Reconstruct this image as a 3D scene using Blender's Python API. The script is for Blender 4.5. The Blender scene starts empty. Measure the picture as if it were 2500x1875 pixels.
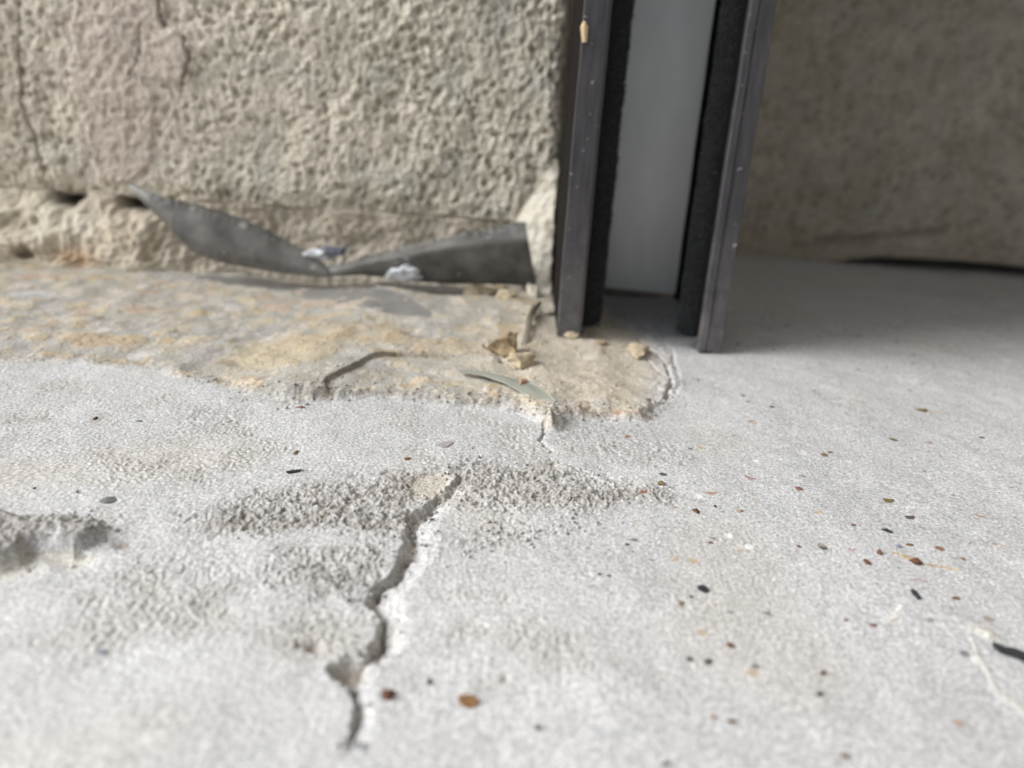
import bpy, math, random
import numpy as np
from mathutils import Matrix, Vector

random.seed(7)
MM = 0.001
sc = bpy.context.scene
COL = sc.collection

# ------------------------------------------------------------------ camera
CAM_H = 62.0                       # millimetres above the ledge
FPX = 1880.0                       # focal length in pixels of the 2500 px wide photo
_u = np.array([339, 5088, 1880.]); _u /= np.linalg.norm(_u)
_F = np.array([0, 0, -1.]); _Y = _F - _F.dot(_u) * _u; _Y /= np.linalg.norm(_Y)
_X = np.cross(_Y, _u)
R = np.array([_X, _Y, _u])
cam_d = bpy.data.cameras.new("camera")
cam_d.sensor_width = 36.0
cam_d.lens = FPX / 2500 * 36.0
cam_d.clip_start = 0.002
cam_d.clip_end = 50.0
cam_d.dof.use_dof = True
cam_d.dof.focus_distance = 0.139
cam_d.dof.aperture_fstop = 27.07 / 2.0
cam = bpy.data.objects.new("camera", cam_d)
COL.objects.link(cam)
M4 = Matrix.Identity(4)
for i in range(3):
    for j in range(3):
        M4[i][j] = R[i][j]
M4[2][3] = CAM_H * MM
cam.matrix_world = M4
sc.camera = cam

# ------------------------------------------------------------------ light
SUN_EL = math.radians(36)
SUN_AZ = math.radians(-95)         # from +Y, negative = towards -X (left)
w = bpy.data.worlds.new("World"); sc.world = w
w.use_nodes = True
nt = w.node_tree; nt.nodes.clear()
sky = nt.nodes.new("ShaderNodeTexSky"); sky.sky_type = 'NISHITA'
sky.sun_disc = False
sky.sun_elevation = SUN_EL
sky.sun_rotation = SUN_AZ
sky.dust_density = 3.0; sky.air_density = 1.0; sky.ozone_density = 1.0
hs = nt.nodes.new("ShaderNodeHueSaturation"); hs.inputs['Saturation'].default_value = 0.16
bg = nt.nodes.new("ShaderNodeBackground"); bg.inputs['Strength'].default_value = 0.06
wo = nt.nodes.new("ShaderNodeOutputWorld")
nt.links.new(sky.outputs[0], hs.inputs['Color']); nt.links.new(hs.outputs[0], bg.inputs[0]); nt.links.new(bg.outputs[0], wo.inputs[0])
sun_d = bpy.data.lights.new("sun", 'SUN')
sun_d.energy = 1.5; sun_d.angle = math.radians(44); sun_d.color = (1.0, 0.985, 0.965)
sun = bpy.data.objects.new("sun", sun_d); COL.objects.link(sun)
_s = Vector((math.sin(SUN_AZ) * math.cos(SUN_EL), math.cos(SUN_AZ) * math.cos(SUN_EL), math.sin(SUN_EL)))
sun.rotation_euler = (-_s).to_track_quat('-Z', 'Y').to_euler()
sun.location = _s * 2
sc.view_settings.view_transform = 'Standard'
sc.view_settings.look = 'None'
sc.view_settings.exposure = 1.5
sc.view_settings.gamma = 1.0
sc.cycles.max_bounces = 6
sc.cycles.use_denoising = True
sc.cycles.denoiser = 'OPENIMAGEDENOISE'
sc.cycles.denoising_input_passes = 'RGB_ALBEDO_NORMAL'
sc.cycles.denoising_prefilter = 'ACCURATE'

# ------------------------------------------------------------------ helpers
def ray(px, py):
    d = R @ np.array([px - 1250., 937.5 - py, -FPX]); return d / np.linalg.norm(d)
def gp(px, py, z=0.0):
    d = ray(px, py); t = (z - CAM_H) / d[2]; return np.array([0, 0, CAM_H]) + d * t
def at(px, py, Y):
    d = ray(px, py); t = Y / d[1]; return np.array([0, 0, CAM_H]) + d * t
def gxy(pts): return np.array([gp(*p)[:2] for p in pts])

def _hash(ix, iy, iz, seed):
    c = np.uint32((iz * 2147483647 + seed * 974634777) & 0xffffffff)
    h = ix.astype(np.int32).astype(np.uint32) * np.uint32(374761393) + iy.astype(np.int32).astype(np.uint32) * np.uint32(668265263) + c
    h = (h ^ (h >> np.uint32(13))) * np.uint32(1274126177)
    h = (h ^ (h >> np.uint32(16))) * np.uint32(2246822519)
    return h ^ (h >> np.uint32(15))
_ga = np.arange(1024) * (2 * math.pi / 1024); _GC = np.cos(_ga).astype(np.float32); _GS = np.sin(_ga).astype(np.float32)
def noise(x, y, s, seed=0):
    """gradient noise, feature size s, about -1..1"""
    x = x / s + 1000.37; y = y / s + 1000.71
    ix = np.floor(x); iy = np.floor(y); fx = (x - ix).astype(np.float32); fy = (y - iy).astype(np.float32)
    ux = fx * fx * fx * (fx * (fx * 6 - 15) + 10); uy = fy * fy * fy * (fy * (fy * 6 - 15) + 10)
    r = 0
    for dx in (0, 1):
        for dy in (0, 1):
            a = (_hash(ix + dx, iy + dy, 0, seed) >> np.uint32(22)).astype(np.int32)
            v = _GC[a] * (fx - dx) + _GS[a] * (fy - dy)
            r = r + v * (ux if dx else 1 - ux) * (uy if dy else 1 - uy)
    return r * 1.5
def fbm(x, y, s, o=3, seed=0, g=0.5):
    r = 0; a = 1.0
    for k in range(o):
        r = r + a * noise(x, y, s / 2 ** k, seed + k * 17); a *= g
    return r
def cells(x, y, s, seed=0):
    """distance to the nearest scattered point (in cells) and that cell's random value"""
    x = x / s + 500.; y = y / s + 500.
    ix = np.floor(x); iy = np.floor(y)
    best = np.full(x.shape, 9.0); val = np.zeros(x.shape)
    for dx in (-1, 0, 1):
        for dy in (-1, 0, 1):
            cx = ix + dx; cy = iy + dy
            h = _hash(cx, cy, 1, seed)
            px = cx + (h & np.uint32(0xffff)) / 65536.; py = cy + ((h >> np.uint32(16)) & np.uint32(0xffff)) / 65536.
            d = (px - x) ** 2 + (py - y) ** 2
            m = d < best
            best = np.where(m, d, best); val = np.where(m, (_hash(cx, cy, 2, seed + 5) & np.uint32(0xffff)) / 65536., val)
    return np.sqrt(best), val
def sstep(a, b, x):
    t = np.clip((x - a) / (b - a), 0, 1); return t * t * (3 - 2 * t)
def _near(x, y, P, pad):
    return (x > P[:, 0].min() - pad) & (x < P[:, 0].max() + pad) & (y > P[:, 1].min() - pad) & (y < P[:, 1].max() + pad)
def line_dist(x, y, P, pad=14.0):
    """distance to a polyline, signed side (+ = right of travel), arc position 0..1; far away it is just 'far'"""
    m0 = _near(x, y, P, pad); xs = x[m0]; ys_ = y[m0]
    best = np.full(xs.shape, 1e9); side = np.zeros(xs.shape); arc = np.zeros(xs.shape)
    L = np.r_[0, np.cumsum(np.hypot(*(P[1:] - P[:-1]).T))]
    for i in range(len(P) - 1):
        a, b = P[i], P[i + 1]; d = b - a; n = d.dot(d)
        t = np.clip(((xs - a[0]) * d[0] + (ys_ - a[1]) * d[1]) / n, 0, 1)
        ex = xs - a[0] - t * d[0]; ey = ys_ - a[1] - t * d[1]; q = ex * ex + ey * ey
        m = q < best
        best[m] = q[m]; side[m] = np.sign(d[1] * ex - d[0] * ey)[m]
        arc[m] = ((L[i] + t * math.sqrt(n)) / L[-1])[m]
    D_ = np.full(x.shape, 1e3); S_ = np.zeros(x.shape); A_ = np.zeros(x.shape)
    D_[m0] = np.sqrt(best); S_[m0] = side; A_[m0] = arc
    return D_, S_, A_
def poly_sd(x, y, P, pad=14.0):
    """signed distance to a closed polygon, positive inside"""
    m0 = _near(x, y, P, pad); xs = x[m0]; ys_ = y[m0]
    Q = np.vstack([P, P[:1]])
    d, _, _ = line_dist(xs, ys_, Q, 1e6)
    ins = np.zeros(xs.shape, bool)
    for i in range(len(P)):
        x1, y1 = Q[i]; x2, y2 = Q[i + 1]
        if y1 == y2: continue
        ins ^= ((y1 > ys_) != (y2 > ys_)) & (xs < (x2 - x1) * (ys_ - y1) / (y2 - y1) + x1)
    out = np.full(x.shape, -1e3); out[m0] = np.where(ins, d, -d); return out
def mixc(c, col, m):
    return c + (np.array(col) - c) * np.clip(m, 0, 1)[..., None]

def mesh_from(name, verts, faces, mat, parent=None, col=None, smooth=True):
    me = bpy.data.meshes.new(name)
    v = np.asarray(verts, dtype=np.float32) * MM
    f = np.asarray(faces, dtype=np.int32)
    me.vertices.add(len(v)); me.vertices.foreach_set("co", v.ravel())
    k = f.shape[1]
    me.loops.add(f.size); me.loops.foreach_set("vertex_index", f.ravel())
    me.polygons.add(len(f)); me.polygons.foreach_set("loop_start", np.arange(0, f.size, k, dtype=np.int32))
    me.polygons.foreach_set("loop_total", np.full(len(f), k, np.int32))
    if smooth: me.polygons.foreach_set("use_smooth", np.ones(len(f), bool))
    me.update(calc_edges=True)
    if col is not None:
        a = me.color_attributes.new("Col", 'FLOAT_COLOR', 'POINT')
        c4 = np.ones((len(v), 4), np.float32); c4[:, :3] = np.clip(col, 0, 1)
        a.data.foreach_set("color", c4.ravel())
    me.materials.append(mat)
    o = bpy.data.objects.new(name, me); COL.objects.link(o)
    if parent is not None: o.parent = parent
    return o
def grid_faces(nr, nc):
    i = np.arange(nr - 1)[:, None] * nc + np.arange(nc - 1)[None, :]
    return np.stack([i, i + 1, i + nc + 1, i + nc], -1).reshape(-1, 4)
def tag(o, label=None, cat=None, group=None, kind=None):
    if label: o['label'] = label
    if cat: o['category'] = cat
    if group: o['group'] = group
    if kind: o['kind'] = kind
    return o
def empty(name, loc=(0, 0, 0)):
    o = bpy.data.objects.new(name, None); COL.objects.link(o); o.location = Vector(loc) * MM
    o.empty_display_size = 0.01
    return o
def local(o, parent_loc):
    o.matrix_parent_inverse = Matrix.Translation(-Vector(parent_loc) * MM); return o

# ------------------------------------------------------------------ materials
def mat_new(name):
    m = bpy.data.materials.new(name); m.use_nodes = True
    t = m.node_tree; b = t.nodes['Principled BSDF']
    return m, t, b
def N(t, kind, **kw):
    n = t.nodes.new(kind)
    for k, v in kw.items():
        if k in n.inputs.keys(): n.inputs[k].default_value = v
        else: setattr(n, k, v)
    return n
def stone_mat(name, grain=2200., gamp=0.22, bump=0.25, dist=0.00015, grain2=5200., rough=0.92, base=None, fleck=0.0):
    """vertex-coloured mineral surface with fine sandy grain in colour and bump"""
    m, t, b = mat_new(name)
    b.inputs['Roughness'].default_value = rough
    b.inputs['Specular IOR Level'].default_value = 0.3
    tc = N(t, 'ShaderNodeTexCoord')
    if base is None:
        a = N(t, 'ShaderNodeAttribute'); a.attribute_name = "Col"; colout = a.outputs['Color']
    else:
        a = N(t, 'ShaderNodeRGB'); a.outputs[0].default_value = (*base, 1); colout = a.outputs[0]
    n1 = N(t, 'ShaderNodeTexNoise', Scale=grain, Detail=3.0, Roughness=0.65)
    n2 = N(t, 'ShaderNodeTexNoise', Scale=grain2, Detail=2.0, Roughness=0.7)
    n3 = N(t, 'ShaderNodeTexNoise', Scale=grain / 9, Detail=3.0, Roughness=0.6)
    for n in (n1, n2, n3): t.links.new(tc.outputs['Object'], n.inputs['Vector'])
    def mr(src, lo, hi, a0, a1):
        r = N(t, 'ShaderNodeMapRange'); r.inputs[1].default_value = lo; r.inputs[2].default_value = hi
        r.inputs[3].default_value = a0; r.inputs[4].default_value = a1; t.links.new(src, r.inputs[0]); return r.outputs[0]
    f1 = mr(n1.outputs['Fac'], 0.3, 0.7, 1 - gamp, 1 + gamp)
    f2 = mr(n2.outputs['Fac'], 0.3, 0.7, 1 - gamp * .8, 1 + gamp * .8)
    f3 = mr(n3.outputs['Fac'], 0.3, 0.7, 0.95, 1.05)
    m1 = N(t, 'ShaderNodeMath', operation='MULTIPLY'); t.links.new(f1, m1.inputs[0]); t.links.new(f2, m1.inputs[1])
    m2 = N(t, 'ShaderNodeMath', operation='MULTIPLY'); t.links.new(m1.outputs[0], m2.inputs[0]); t.links.new(f3, m2.inputs[1])
    vm = N(t, 'ShaderNodeVectorMath', operation='SCALE'); t.links.new(colout, vm.inputs[0]); t.links.new(m2.outputs[0], vm.inputs['Scale'])
    out = vm.outputs[0]
    if fleck:
        vo = N(t, 'ShaderNodeTexVoronoi', Scale=fleck); t.links.new(tc.outputs['Object'], vo.inputs['Vector'])
        sp = N(t, 'ShaderNodeSeparateColor'); t.links.new(vo.outputs['Color'], sp.inputs[0])
        sel = mr(sp.outputs[0], 0.93, 0.95, 0, 1); dd = mr(vo.outputs['Distance'], 0.26, 0.34, 1, 0)
        mm_ = N(t, 'ShaderNodeMath', operation='MULTIPLY')
        sx = N(t, 'ShaderNodeSeparateXYZ'); t.links.new(tc.outputs['Object'], sx.inputs[0]); gx = mr(sx.outputs[0], -.005, .025, .08, 1)
        mg = N(t, 'ShaderNodeMath', operation='MULTIPLY'); t.links.new(sel, mg.inputs[0]); t.links.new(gx, mg.inputs[1])
        t.links.new(mg.outputs[0], mm_.inputs[0]); t.links.new(dd, mm_.inputs[1])
        rp = N(t, 'ShaderNodeValToRGB'); rp.color_ramp.interpolation = 'CONSTANT'
        e = rp.color_ramp.elements; e[0].color = (.30, .27, .23, 1); e[1].position = .82; e[1].color = (.08, .08, .085, 1)
        for p, c in ((.2, (.42, .34, .24, 1)), (.36, (.68, .68, .68, 1)), (.6, (.24, .13, .09, 1)), (.7, (.4, .41, .43, 1))):
            q = e.new(p); q.color = c
        t.links.new(sp.outputs[1], rp.inputs[0])
        mx = N(t, 'ShaderNodeMix', data_type='RGBA'); t.links.new(mm_.outputs[0], mx.inputs[0])
        t.links.new(out, mx.inputs[6]); t.links.new(rp.outputs[0], mx.inputs[7]); out = mx.outputs[2]
    t.links.new(out, b.inputs['Base Color'])
    ad = N(t, 'ShaderNodeMath', operation='ADD'); t.links.new(n1.outputs['Fac'], ad.inputs[0])
    hf = N(t, 'ShaderNodeMath', operation='MULTIPLY'); hf.inputs[1].default_value = 0.5
    t.links.new(n2.outputs['Fac'], hf.inputs[0]); t.links.new(hf.outputs[0], ad.inputs[1])
    bp = N(t, 'ShaderNodeBump', Strength=bump, Distance=dist); t.links.new(ad.outputs[0], bp.inputs['Height'])
    t.links.new(bp.outputs[0], b.inputs['Normal'])
    return m
M_LEDGE = stone_mat('pale_concrete', 1900., 0.36, .55, 0.0003, 3600., fleck=420.)
M_STONE = stone_mat('rough_stone', 700., 0.24, 0.7, 0.0005, 2200.)
M_MORTAR = stone_mat('mortar', 700., 0.12, 0.8, 0.0006, 2000.)
M_BACK = stone_mat('shaded_stone', 420., 0.16, 0.4, 0.0004, 1100.)

def plain_mat(name, c, rough=0.5, metal=0.0, nscale=600., var=0.15, bump=0.1, dist=0.0001, spec=0.5, vec=(1, 1, 1), speck=None):
    m, t, b = mat_new(name)
    b.inputs['Roughness'].default_value = rough; b.inputs['Metallic'].default_value = metal
    b.inputs['Specular IOR Level'].default_value = spec
    tc = N(t, 'ShaderNodeTexCoord'); mp = N(t, 'ShaderNodeMapping'); mp.inputs['Scale'].default_value = vec
    n = N(t, 'ShaderNodeTexNoise', Scale=nscale, Detail=4.0, Roughness=0.6)
    t.links.new(tc.outputs['Object'], mp.inputs[0]); t.links.new(mp.outputs[0], n.inputs['Vector'])
    r = N(t, 'ShaderNodeMapRange'); r.inputs[1].default_value = .3; r.inputs[2].default_value = .7
    r.inputs[3].default_value = 1 - var; r.inputs[4].default_value = 1 + var; t.links.new(n.outputs['Fac'], r.inputs[0])
    vm = N(t, 'ShaderNodeVectorMath', operation='SCALE'); vm.inputs[0].default_value = c; t.links.new(r.outputs[0], vm.inputs['Scale'])
    out = vm.outputs[0]
    if speck:
        vo = N(t, 'ShaderNodeTexNoise', Scale=speck, Detail=2.0); t.links.new(tc.outputs['Object'], vo.inputs['Vector'])
        r2 = N(t, 'ShaderNodeMapRange'); r2.inputs[1].default_value = .68; r2.inputs[2].default_value = .74
        t.links.new(vo.outputs['Fac'], r2.inputs[0])
        mx = N(t, 'ShaderNodeMix', data_type='RGBA'); t.links.new(r2.outputs[0], mx.inputs[0]); t.links.new(out, mx.inputs[6])
        mx.inputs[7].default_value = (.32, .31, .30, 1); out = mx.outputs[2]
    t.links.new(out, b.inputs['Base Color'])
    bp = N(t, 'ShaderNodeBump', Strength=bump, Distance=dist); t.links.new(n.outputs['Fac'], bp.inputs['Height'])
    t.links.new(bp.outputs[0], b.inputs['Normal'])
    return m

# ------------------------------------------------------------------ the ledge (one sheet)
def spacing(segs):
    out = [segs[0][0]]
    for a, b, d in segs:
        n = max(1, int(round((b - a) / d))); out += list(np.linspace(a, b, n + 1)[1:])
    return np.array(out)
ys = spacing([(-500, -40, 20), (-40, 40, 2.5), (40, 60, .4), (60, 185, .24), (185, 300, .36), (300, 385, .6), (385, 600, 15)])
NC = 1300
uu = np.linspace(-1, 1, NC)
hw = 0.80 * np.clip(ys, 40, 400) + 14
xc = uu[None, :] * hw[:, None]
ext = np.cumsum(np.linspace(4, 60, 16))
xl = -hw[:, None] - ext[::-1][None, :]; xr = hw[:, None] + ext[None, :]
GX = np.hstack([xl, xc, xr]); GY = np.repeat(ys[:, None], GX.shape[1], 1)

# outline of the old concrete behind the pale topping (photo outline put down on the ledge)
P_OLD = np.vstack([gxy([(-260, 880), (0, 880), (110, 878), (210, 884), (300, 893), (380, 905), (450, 922), (520, 938), (590, 952), (620, 966), (700, 974), (800, 976), (900, 972),
                        (1000, 978), (1100, 986), (1200, 992), (1270, 1000), (1320, 1022), (1342, 1042), (1352, 1030), (1360, 1015), (1420, 1018), (1500, 1018), (1560, 1022),
                        (1592, 1000), (1640, 962), (1652, 915), (1636, 868), (1600, 830), (1545, 795), (1470, 775)]),
                   [[60, 420], [-420, 420], [-420, 190]]])
P_STEP = gxy([(700, 990), (800, 978), (803, 945), (860, 918), (880, 897), (960, 879), (1040, 882), (1150, 895)])   # level change inside the old concrete
P_CRACK = gxy([(1136, 1095), (1128, 1135), (1124, 1165), (1100, 1195), (1065, 1218), (1050, 1240), (1015, 1262), (1005, 1300), (1012, 1330), (985, 1375), (960, 1408), (918, 1440),
               (912, 1462), (934, 1492), (938, 1530), (930, 1562), (908, 1588), (880, 1602)])
P_PIT = gxy([(796, 1640), (800, 1612), (850, 1600), (900, 1600), (915, 1640), (885, 1668), (862, 1672), (820, 1662)])
P_CRACK2 = gxy([(868, 1668), (878, 1720), (872, 1770), (862, 1820), (850, 1850)])
P_LUMP = gxy([(-120, 1400), (0, 1382), (52, 1374), (66, 1346), (120, 1338), (185, 1348), (252, 1318), (262, 1296), (240, 1272), (180, 1262), (100, 1268), (20, 1252), (-120, 1246)])
PITS = [(gxy([(430, 1250), (600, 1212), (760, 1170), (960, 1146), (1112, 1152), (1100, 1195), (1010, 1262), (960, 1300), (760, 1302), (560, 1310), (470, 1290)]), 1.0),
        (gxy([(1140, 1120), (1250, 1118), (1390, 1132), (1520, 1165), (1640, 1190), (1655, 1225), (1560, 1236), (1420, 1250), (1290, 1262), (1150, 1250), (1110, 1215)]), 1.0),
        (gxy([(1060, 1300), (1200, 1272), (1400, 1272), (1470, 1285), (1300, 1330), (1160, 1350), (1080, 1375)]), .45),
        (gxy([(640, 1330), (960, 1310), (990, 1350), (930, 1440), (880, 1500), (760, 1480), (640, 1430)]), .7),
        (gxy([(300, 1340), (560, 1330), (640, 1400), (560, 1520), (430, 1500), (300, 1430)]), .45),
        (gxy([(1400, 1000), (1560, 1040), (1720, 1110), (1730, 1140), (1600, 1150), (1420, 1120), (1320, 1080)]), .4),
        (gxy([(400, 990), (560, 985), (640, 1000), (600, 1040), (520, 1075), (420, 1130), (470, 1050)]), .4)]
P_OVAL = gxy([(985, 1190), (1000, 1160), (1060, 1150), (1108, 1160), (1090, 1190), (1050, 1215), (1010, 1215)])

def old_level(x, y):
    """height of the old concrete: flush on the left, standing proud in the middle and right"""
    xa = x
    return 0.2 + 2.6 * sstep(-66, -44, xa) - 1.3 * sstep(0, 20, xa)

def ledge_fields(x, y, want_col=True):
    fine = (np.abs(x) < 420) & (y > 20) & (y < 420)
    wx = x + 0.9 * noise(x, y, 4.0, 1) + 0.45 * noise(x, y, 1.6, 2)
    wy = y + 0.9 * noise(x, y, 4.0, 3) + 0.45 * noise(x, y, 1.6, 4)
    z = 0.55 * noise(x, y, 42, 5) + 0.28 * noise(x, y, 13, 6) + 0.09 * noise(x, y, 3.6, 7)
    grain = 0.03 * noise(x, y, 1.3, 8) + (0.05 + .02 * sstep(40, -30, x) * sstep(85, 120, y)) * noise(x, y, .6, 9)
    z = z + grain
    col = np.ones(x.shape + (3,)) * np.array([.470, .474, .480])
    gs = noise(x, y, .55, 201) + .6 * noise(x, y, .9, 202); col = col * (1 + .13 * gs - .22 * sstep(.55, .95, noise(x, y, .7, 203)))[..., None]
    bloom = sstep(30, -40, x) * sstep(125, 85, y); col = mixc(col, (.545, .555, .57), .4 * bloom * (.7 + .5 * noise(x, y, 14, 204)))
    blot = fbm(x, y, 24, 3, 11); col = col * (1 + 0.05 * blot)[..., None]
    warm = sstep(.1, .7, noise(x, y, 30, 12)); col = mixc(col, (.49, .455, .405), .45 * warm)
    cool = sstep(0, 40, x) * sstep(210, 120, y); col = mixc(col, (.44, .445, .452), .35 * cool)
    # scaled, pitted patches
    for P, a in PITS:
        s = poly_sd(wx, wy, P) + 2.6 * noise(x, y, 7, 14) + 1.2 * noise(x, y, 2.5, 144)
        m = sstep(-2.5, 4.0, s) * a
        px2 = x + .9 * noise(x, y, 1.9, 15) + .4 * noise(x, y, .8, 17); py2 = y + .9 * noise(x, y, 1.9, 13) + .4 * noise(x, y, .8, 29)
        dens = .5 + .9 * noise(x, y, 7, 24)
        c1, v1 = cells(px2, py2, 1.8, 16)
        hole = (1 - sstep(.10, .62, c1)) * sstep(.75, .25, v1 - .5 * dens + .25)
        c2, v2 = cells(px2, py2, .9, 18)
        hole2 = (1 - sstep(.12, .6, c2)) * sstep(.9, .3, v2)
        rid = np.abs(fbm(px2, py2, 2.2, 2, 19))
        z = z + m * (-.3 + .25 * dens - .42 * hole - .30 * hole2 + .38 * rid + .20 * noise(x, y, .7, 20))
        col = mixc(col, (.255, .235, .205), m * (.34 + .40 * hole + .25 * hole2 + .25 * sstep(-.2, .6, noise(x, y, 6, 21))))
    scuff = sstep(.05, .75, fbm(x, y * 1.2, 16, 3, 25)) * sstep(45, 0, x) * sstep(60, 75, y)
    col = mixc(col, (.37, .35, .315), .45 * scuff); z = z - .18 * scuff * np.abs(noise(x, y, 1.3, 26)) * 2
    pale = sstep(.2, .8, fbm(x, y * 1.4, 20, 2, 27)); col = mixc(col, (.53, .53, .53), .5 * pale)
    so = poly_sd(wx, wy, P_OVAL)
    mo = sstep(-.3, .8, so); z = z * (1 - .7 * mo) - .55 * mo + .1 * mo * noise(x, y, 1.5, 22)
    col = mixc(col, (.47, .44, .38), mo * .8)
    # a long faint lip above the oval scar
    d, sd_, ar = line_dist(wx, wy, gxy([(860, 1160), (960, 1146), (1060, 1144), (1112, 1148)]))
    z = z - .45 * np.exp(-(d / .45) ** 2)
    # cracks: steep left wall, gentle right side; colour adds shade left, light right
    def crack(P, wid, dep, slope, taper=(0.08, 0.08)):
        nonlocal z, col
        ax = x + .4 * noise(x, y, 3.4, 31) + .16 * noise(x, y, .9, 32); ay = y + .4 * noise(x, y, 3.4, 33) + .16 * noise(x, y, .9, 34)
        d, s, a = line_dist(ax, ay, P)
        t = sstep(0, taper[0], a) * sstep(1, 1 - taper[1], a) * (.82 + .35 * noise(a * 30, a * 0, 2.5, 37))
        s = d * (-s)                         # travel runs towards the camera: + is the right-hand side in the photo
        wv = wid * (.75 + .6 * noise(a * 40, a * 0, 6, 35)) * (.4 + .6 * t)
        prof = sstep(-wv * 1.15, -wv * .1, s + .35 * noise(x, y, 1.1, 39)) * (1 - sstep(wv * .3, wv * .3 + slope, s) * .55 - .45 * sstep(wv * .25, wv * .9, s))
        z = z - dep * t * prof * (1 + .3 * noise(x, y, 1.8, 36) + .25 * noise(x, y, .9, 38))
        floor = t * sstep(-wv * .6, -wv * .2, s) * sstep(wv * .6, wv * .2, s)
        col = mixc(col, (.33, .285, .235), .75 * floor); col = mixc(col, (.36, .33, .29), .5 * t * sstep(-wv * 1.6, -wv * .9, s) * (s < 0) * (.6 + .6 * noise(x, y, 1.5, 40)))
        shoulder = t * sstep(wv * .5, wv * 1.0, s) * sstep(wv + slope, wv, s)
        col = mixc(col, (.50, .49, .47), .4 * shoulder * (.6 + .7 * noise(x, y, 3, 44)))
    crack(P_CRACK, 1.75, 2.2, 3.4, (.45, .02))
    crack(P_CRACK2, .9, 1.7, 2.0, (.02, .5))
    sp = poly_sd(wx, wy, P_PIT); mp = sstep(-.4, 1.6, sp)
    z = z - 2.6 * mp; col = mixc(col, (.40, .35, .29), mp * .8)
    for (a, b, r, dp) in ((768, 1568, .9, 1.2), (735, 1565, .4, .5), (1222, 1660, .5, .3), (300, 1330, 1.2, .5)):
        g = gp(a, b); q = np.hypot(wx - g[0], wy - g[1]) / r
        z = z - dp * np.exp(-q * q); col = mixc(col, (.25, .20, .16), .8 * np.exp(-q * q))
    # pale mark at the lower right
    d, s, a = line_dist(x + .5 * noise(x, y, 3, 41), y + .5 * noise(x, y, 3, 42), gxy([(2368, 1560), (2380, 1600), (2420, 1660), (2470, 1720), (2560, 1800)]))
    m = sstep(.75, .1, d + .35 * noise(x, y, 1.3, 43)); z = z + .1 * m; col = mixc(col, (.62, .60, .55), .6 * m)
    d, s, a = line_dist(x, y, gxy([(2172, 1512), (2200, 1482)])); m = sstep(.35, .1, d); col = mixc(col, (.68, .65, .6), .8 * m)
    g = gp(2405, 1545); q = np.hypot(wx - g[0], (wy - g[1])) / 1.5; z = z + .5 * np.exp(-q * q); col = mixc(col, (.6, .56, .48), .7 * np.exp(-q * q))
    # grey rough lump at the left edge
    sl = poly_sd(x + .8 * noise(x, y, 7, 55), y + .8 * noise(x, y, 7, 56), P_LUMP)
    backfade = sstep(-.6, 1.4, sl + .2 * noise(x, y, 1.7, 53))
    lumpz = 1.9 * backfade * sstep(gp(100, 1215)[1], gp(100, 1330)[1], y)
    z = z + lumpz + backfade * (.35 * noise(x, y, 4.2, 51) + .4 * noise(x, y, 1.3, 52) + .2 * noise(x, y, .6, 152))
    col = mixc(col, (.27, .255, .24), .85 * backfade * (.8 + .3 * noise(x, y, 2.5, 54)))
    dpale = sstep(-5.5, -.5, sl) * (1 - backfade) * (y < gp(100, 1340)[1]); z = z - .9 * dpale; col = mixc(col, (.56, .53, .45), .6 * dpale)
    # old concrete
    so = poly_sd(x + 1.0 * noise(x, y, 11, 60) + .2 * noise(x, y, 2.5, 57), y + 1.0 * noise(x, y, 11, 61), P_OLD)
    mo = sstep(-2.3, 1.0, so + .55 * noise(x, y, 3.4, 59) + .22 * noise(x, y, 1.3, 58) + .12 * noise(x, y, .6, 57))
    flush = sstep(-50, -72, x)
    mo = mo * (1 - flush) + flush * sstep(-1.5, 3, so + 1.5 * noise(x, y, 5, 62))
    lvl = (old_level(x, y) + .5 * noise(x, y, 7, 159)) * (1 - .85 * sstep(20, 36, x) * sstep(148, 162, y))
    ds, ss, as_ = line_dist(x + .9 * noise(x, y, 6, 68), y + .6 * noise(x, y, 6, 69), P_STEP)
    front = sstep(-.35, .35, ds * ss * 1.0) * (x > gp(800, 950)[0] - 1.0) * sstep(gp(1150, 895)[0] + 30, gp(1040, 895)[0], x) * (y < gp(960, 870)[1] + 8)
    rough = .50 * noise(x, y, 13, 63) + (.14 + .14 * sstep(10, 1, so)) * noise(x, y, 4.2, 64) + (.06 + .12 * sstep(6, 1, so)) * noise(x, y, 1.7, 65) + .05 * noise(x, y, .8, 66)
    # behind the front edge the old surface falls away gently
    zo = lvl - 1.3 * front + rough - 1.2 * sstep(10, 60, so)
    edge = sstep(3.0, .6, so) * sstep(-.4, .4, so)
    zo = zo + .35 * edge * noise(x, y, 1.3, 67)
    groove = sstep(-1.6, -.2, so) * (1 - mo) * (1 - flush)
    z = z * (1 - mo) + zo * mo - .7 * groove
    co = np.ones(x.shape + (3,)) * np.array([.38, .365, .33])
    co = co * (1 + .10 * fbm(x, y, 18, 2, 70))[..., None]; co = mixc(co, (.34, .335, .325), .6 * sstep(0, .6, noise(x, y, 22, 72)))
    co = mixc(co, (.42, .385, .32), .35 * sstep(-60, -25, x) * sstep(.0, .5, noise(x, y * .6, 12, 71)))
    co = mixc(co, (.44, .40, .33), .7 * sstep(-20, 5, x))
    wgr = sstep(8, 1.0, so + 2 * noise(x, y, 5, 161)); co = mixc(co, (.33, .315, .29), .7 * wgr * (x < 0))
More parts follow.
